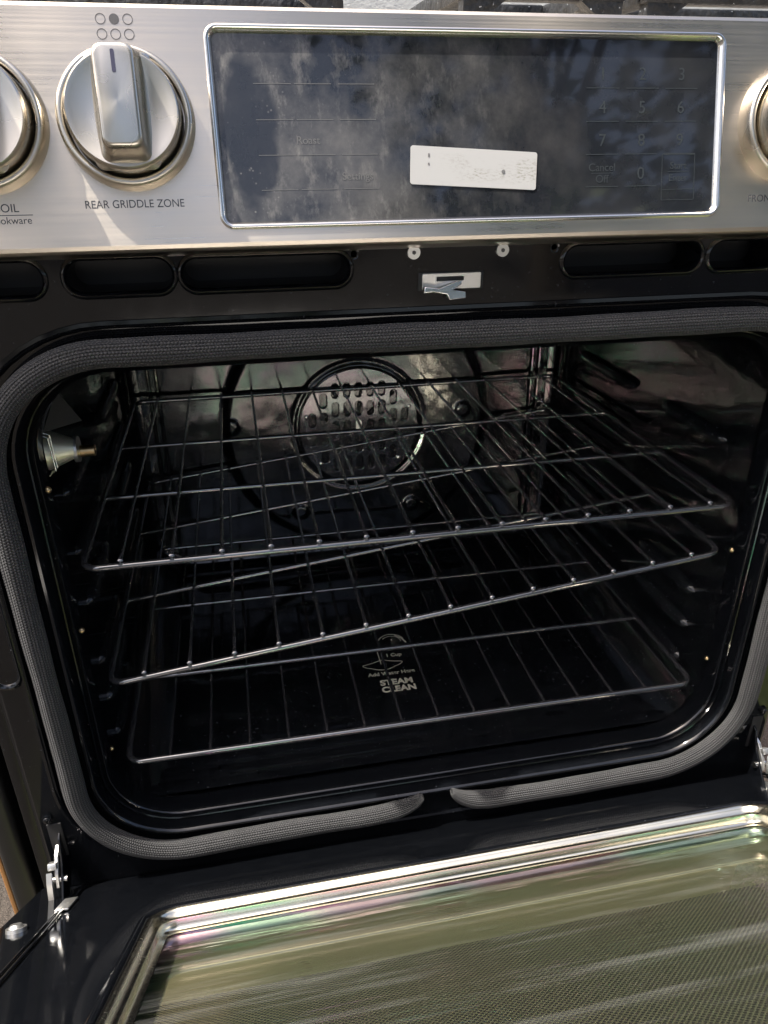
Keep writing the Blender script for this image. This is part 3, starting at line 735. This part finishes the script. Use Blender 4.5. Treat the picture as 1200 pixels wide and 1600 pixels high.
k0 = knob(-.1958, .0735); k0.rotation_euler = (pi/2-TB, 0, 0)
def place_knob(K, x, s):
    K.parent = RG
    mtx = Matrix.Translation(Vector((0, -.0200, .5170))+OFF) @ Matrix.Rotation(pi/2-TB, 4, 'X') @ Matrix.Translation((x, s, .002))
    K.matrix_local = mtx
place_knob(k0, -.1958, .0715)
k0['label'] = 'griddle knob pointing straight up'
def copy_tree(o, parent=None):
    c = o.copy(); C.objects.link(c); c.parent = parent
    for ch in list(o.children): 
        d = copy_tree(ch, c); d.matrix_parent_inverse = ch.matrix_parent_inverse.copy()
    return c
for x in (-.2760, .2290, .3090, -.3390):
    if x < -.33: continue
    k = copy_tree(k0, RG); place_knob(k, x, .0705 if x < 0 else .0685); k['label'] = 'knob cut off by the left edge of the photo' if x < 0 else 'knob beyond the right end of the display'

# ---- the door, hanging half open (local frame: X right, -Y out from the hinge, Z out of the inner face)
DA, DT, DG_, DR_ = .6728, (.0086, -.0036, -.0286), .0032, .0047
DW = .378
door_out = [(-DW, -.505), (DW, -.505), (DW, .028), (-DW, .028)]
WX, W0, W1 = .256, -.128, -.495
outl = rrect(DW, -.545, .026, .010, 5)
hole = rrect(WX+.006, W1-.006, W0+.006, .026, 10)
DOOR = curve_plate('oven_door', [outl, hole[::-1]], .004, .0015, ENAMEL, None, 3, 50)
zl = .0
# join skirt walls and the pressed bead round the window
bm = bmesh.new(); bm.from_mesh(DOOR.data); bmesh.ops.translate(bm, verts=bm.verts, vec=(0, 0, -.002))
L = []
for off, h in ((.0, -.002), (.0, -.040)): L.append([bm.verts.new((x, y, h)) for x, y in rrect(DW+off-.0005, -.545, .026, .010, 5)])
for k in range(len(L[0])): bm.faces.new((L[0][k], L[1][k], L[1][(k+1) % len(L[0])], L[0][(k+1) % len(L[0])]))
bm.to_mesh(DOOR.data); bm.free()
DOOR.data.polygons.foreach_set('use_smooth', [True]*len(DOOR.data.polygons)); DOOR.data.set_sharp_from_angle(angle=R(45))
def rw(off, h, n=12): return [(x, y, h) for x, y in rrect(WX+off, W1-off, W0+off, .018+off, n)]
def ond(o, loc=None):
    o.parent = DOOR
    if loc: o.location = loc
    return o
ond(sweep_rings('window_bead', [rw(a, b) for a, b in ((.010, -.0004), (.0085, .0012), (.0060, .0022), (.0040, .0018), (.0026, .0002), (.0020, -.0015))], ENAMEL, None, flip=True, smooth=70))
ond(sweep_rings('window_bezel', [rw(a, b) for a, b in ((.0022, -.0010), (.0010, .0008), (-.0005, .0004), (-.0016, -.0020), (-.0024, -.0056), (-.0050, -.0066), (-.0046, -.0078), (-.0052, -.0120), (-.0060, -.0142), (-.0095, -.0150))], BEZEL, None, flip=True, smooth=70))
bm = bmesh.new(); v = [bm.verts.new((x, y, -.0155)) for x, y in ((-WX, W1), (WX, W1), (WX, W0), (-WX, W0))]; bm.faces.new(v); add_box(bm, (0, W0-.001, -.0175), (2*WX-.004, .001, .0036))
ond(from_bm('inner_glass', bm, PANE, None, 0))
bm = bmesh.new(); v = [bm.verts.new(q) for q in ((-WX, W1, -.026), (WX, W1, -.026), (WX, W0, -.026), (-WX, W0, -.026))]; bm.faces.new(v)
ond(from_bm('dotted_glass', bm, SCREEN, None, 0))
# outer skin: steel with a window of its own and the bar handle
osk = curve_plate('outer_skin', [rrect(DW, -.545, .026, .006, 4), rrect(WX-.01, W1+.01, W0-.01, .012, 6)[::-1]], .003, .001, STEEL); ond(osk, (0, 0, -.0415))
# brackets running down both sides, screws, hinge arms
for sx in (-1, 1):
    bm = bmesh.new(); add_box(bm, (sx*.3345, -.16, .0016), (.0022, .30, .0012), .0004); add_box(bm, (sx*.3395, -.16, .0012), (.0015, .30, .001), .0003)
    ond(from_bm('hinge_channel', bm, ENAMEL))
    bm = bmesh.new(); add_box(bm, (sx*.3360, -.062, .0016), (.011, .034, .0016), .0004); ond(from_bm('hinge_slot_plate', bm, ZINC))
    for yy in (-.112, -.30):
        bm = bmesh.new(); add_cyl(bm, (sx*.3600, yy, .0014), .0075, .0028, 'Z', 32); add_cyl(bm, (sx*.3600, yy, .0038), .0058, .0024, 'Z', 32, .0040); ond(from_bm('door_screw', bm, ZINC))
mD = Matrix.Translation(DT) @ Matrix.Rotation(-DA, 4, 'X') @ Matrix.Rotation(DG_, 4, 'Z') @ Matrix.Rotation(-DR_, 4, 'Y')
DOOR.parent = RG; DOOR.matrix_local = Matrix.Translation(OFF) @ mD
for sx in (-1, 1):
    # arm: side plates that leave the frame slot and dip into the door
    HA = empty('hinge_arm', (0, 0, 0)); P(HA)
    bx = .341
    def side(name, pts, x, t, mt):
        bm = bmesh.new(); A = [bm.verts.new((sx*x-t/2, y, z)) for y, z in pts]; B = [bm.verts.new((sx*x+t/2, y, z)) for y, z in pts]
        bm.faces.new(A); bm.faces.new(B[::-1])
        for k in range(len(pts)): bm.faces.new((A[k], B[k], B[(k+1) % len(pts)], A[(k+1) % len(pts)]))
        bmesh.ops.recalc_face_normals(bm, faces=bm.faces)
        bmesh.ops.bevel(bm, geom=list(bm.edges), offset=.0004, segments=1, affect='EDGES'); return from_bm(name, bm, mt, HA, 30)
    side('arm_plate', [(.004, .040), (-.006, .034), (-.012, .016), (-.026, -.002), (-.034, -.012), (-.026, -.022), (-.010, -.022), (.004, -.010)], .3375, .0020, ENAMEL)
    side('arm_link', [(.003, .024), (-.010, .020), (-.020, .008), (-.024, -.004), (-.018, -.006), (-.006, .004), (.003, .010)], .3415, .0030, ZINC)
    side('arm_hook', [(-.020, .012), (-.026, .004), (-.0330, -.016), (-.030, -.022), (-.027, -.016), (-.022, .000)], .3470, .0050, ZINC)
    bm = bmesh.new(); add_box(bm, (sx*.3440, -.0155, .0145), (.0075, .008, .006), .001, Matrix.Rotation(R(-35), 3, 'X')); from_bm('arm_catch', bm, ZINC, HA)
    bm = bmesh.new(); add_cyl(bm, (sx*.3400, -.018, .000), .0032, .012, 'X', 16); from_bm('arm_rivet', bm, BRIGHT, HA)
    bm = bmesh.new(); add_box(bm, (sx*.3400, .0005, .028), (.012, .003, .040), .0008); from_bm('hinge_slot', bm, DARK, HA)
    bm = bmesh.new(); add_cyl(bm, (sx*.3435, -.001, .055), .0042, .003, 'Y', 20); add_ball(bm, (sx*.3435, -.0025, .055), .0034, (1, .5, 1), 12); sub(from_bm('frame_screw', bm, ENAMEL), fr)

# ================================================================== RACKS
def rack(zc, label, dyn, n_w, pitch, rails, hwx=.2805, tiltp=0, yf=.028, yb=.445, tip=True):
    WM = WIRE if tip else WIRE_DULL
    t = empty('oven_rack', (0, 0, zc), label=label, cat='oven rack', group='wire racks inside the oven')
    t.rotation_euler = (0, -tiltp, 0)
    rr = .014; pts = [(x, y, 0) for x, y in rrect(hwx, yf, yb, rr, 6)]
    bm = bmesh.new(); add_tube(bm, pts, .0029, 10, closed=True); from_bm('frame_rail', bm, WIRE, t, 60)
    for y in rails:
        bm = bmesh.new(); add_tube(bm, [(-hwx+.002, y, -.0008), (hwx-.002, y, -.0008)], .0026, 8); from_bm('cross_rail', bm, WIRE, t, 60)
    bm = bmesh.new(); zz = .0042
    if tip:
        pts = [(0, yf-.0015, .0022), (0, yf-.0005, .0046), (0, yf+.003, .0050), (0, yf+.008, zz), (0, yb-.004, zz), (0, yb, .0035)]
        add_tube(bm, pts, [.0019, .0024, .0020, .00165, .00165, .0016], 8)
    else:
        add_tube(bm, [(0, yf+.001, -.0036), (0, yf+.010, -.0036), (0, yb, -.0036)], .0016, 8)
    w0 = None
    me = bpy.data.meshes.new('wire'); bm.to_mesh(me); bm.free()
    me.materials.append(WM); me.polygons.foreach_set('use_smooth', [True]*len(me.polygons))
    for k in range(n_w):
        o = bpy.data.objects.new('wire', me); C.objects.link(o); o.parent = t; o.location = (dyn+(k-(n_w-1)/2)*pitch, 0, 0)
    return t
rack(.2795, 'top wire rack, lying level just under the fan', .002, 14, .0389, (.160, .288))
rack(.1975, 'middle wire rack, set crooked with its right end higher', 0, 14, .0385, (.162, .306), tiltp=math.atan2(.065, .56), yf=.030, yb=.450)
rack(.0800, 'lowest wire rack, over the steam clean print', .012, 15, .0360, (.145, .275), hwx=.276, yf=.026, yb=.420, tip=False)

# ================================================================== GRATES ON THE COOKTOP
def grate(x, hw, label):
    t = empty('burner_grate', (x, 0, .646), label=label, cat='grate', group='cast iron grates on the cooktop')
    bm = bmesh.new()
    add_box(bm, (0, .085, .022), (2*hw, .014, .014), .002); add_box(bm, (0, .56, .022), (2*hw, .014, .014), .002)
    for sx in (-1, 1): add_box(bm, (sx*(hw-.007), .32, .022), (.014, .47, .014), .002)
    from_bm('grate_frame', bm, IRON, t)
    for yy in (.20, .32, .44):
        bm = bmesh.new(); add_box(bm, (0, yy, .022), (2*hw-.03, .010, .013), .002); from_bm('grate_bar', bm, IRON, t)
    for sx in (-1, 1):
        for yy in (.085, .56):
            bm = bmesh.new(); v0 = [(-.020, .016), (.012, .016), (.012, -.0005), (.004, -.0005)]
            A = [bm.verts.new((sx*(hw-.014)+sx*a, yy-.006, b)) for a, b in v0]; B = [bm.verts.new((sx*(hw-.014)+sx*a, yy+.006, b)) for a, b in v0]
            bm.faces.new(A); bm.faces.new(B[::-1])
            for k in range(4): bm.faces.new((A[k], B[k], B[(k+1) % 4], A[(k+1) % 4]))
            bmesh.ops.recalc_face_normals(bm, faces=bm.faces); from_bm('grate_foot', bm, IRON, t)
    return t
grate(-.205, .150, 'left cast iron grate, its front bar above the knobs')
grate(.083, .060, 'narrow middle cast iron grate above the display')
grate(.268, .110, 'right cast iron grate, over the number keys and right knob')

# ================================================================== NEIGHBOUR ON THE LEFT
t = empty('wooden_cabinet', (-.45, .3, GZ), label='dark cabinet side with an orange wooden edge at far left', cat='cabinet')
bm = bmesh.new(); add_box(bm, (.055, -.02, .40), (.022, .50, .80), .006, None, 3); from_bm('cabinet_side', bm, plain('dark_lacquer', (.012, .012, .012), .3), t)
bm = bmesh.new(); add_box(bm, (.038, -.255, .36), (.004, .008, .72), .001); from_bm('wooden_edge', bm, plain('orange_wood', (.42, .20, .07), .45), t)

bpy.context.view_layer.update()
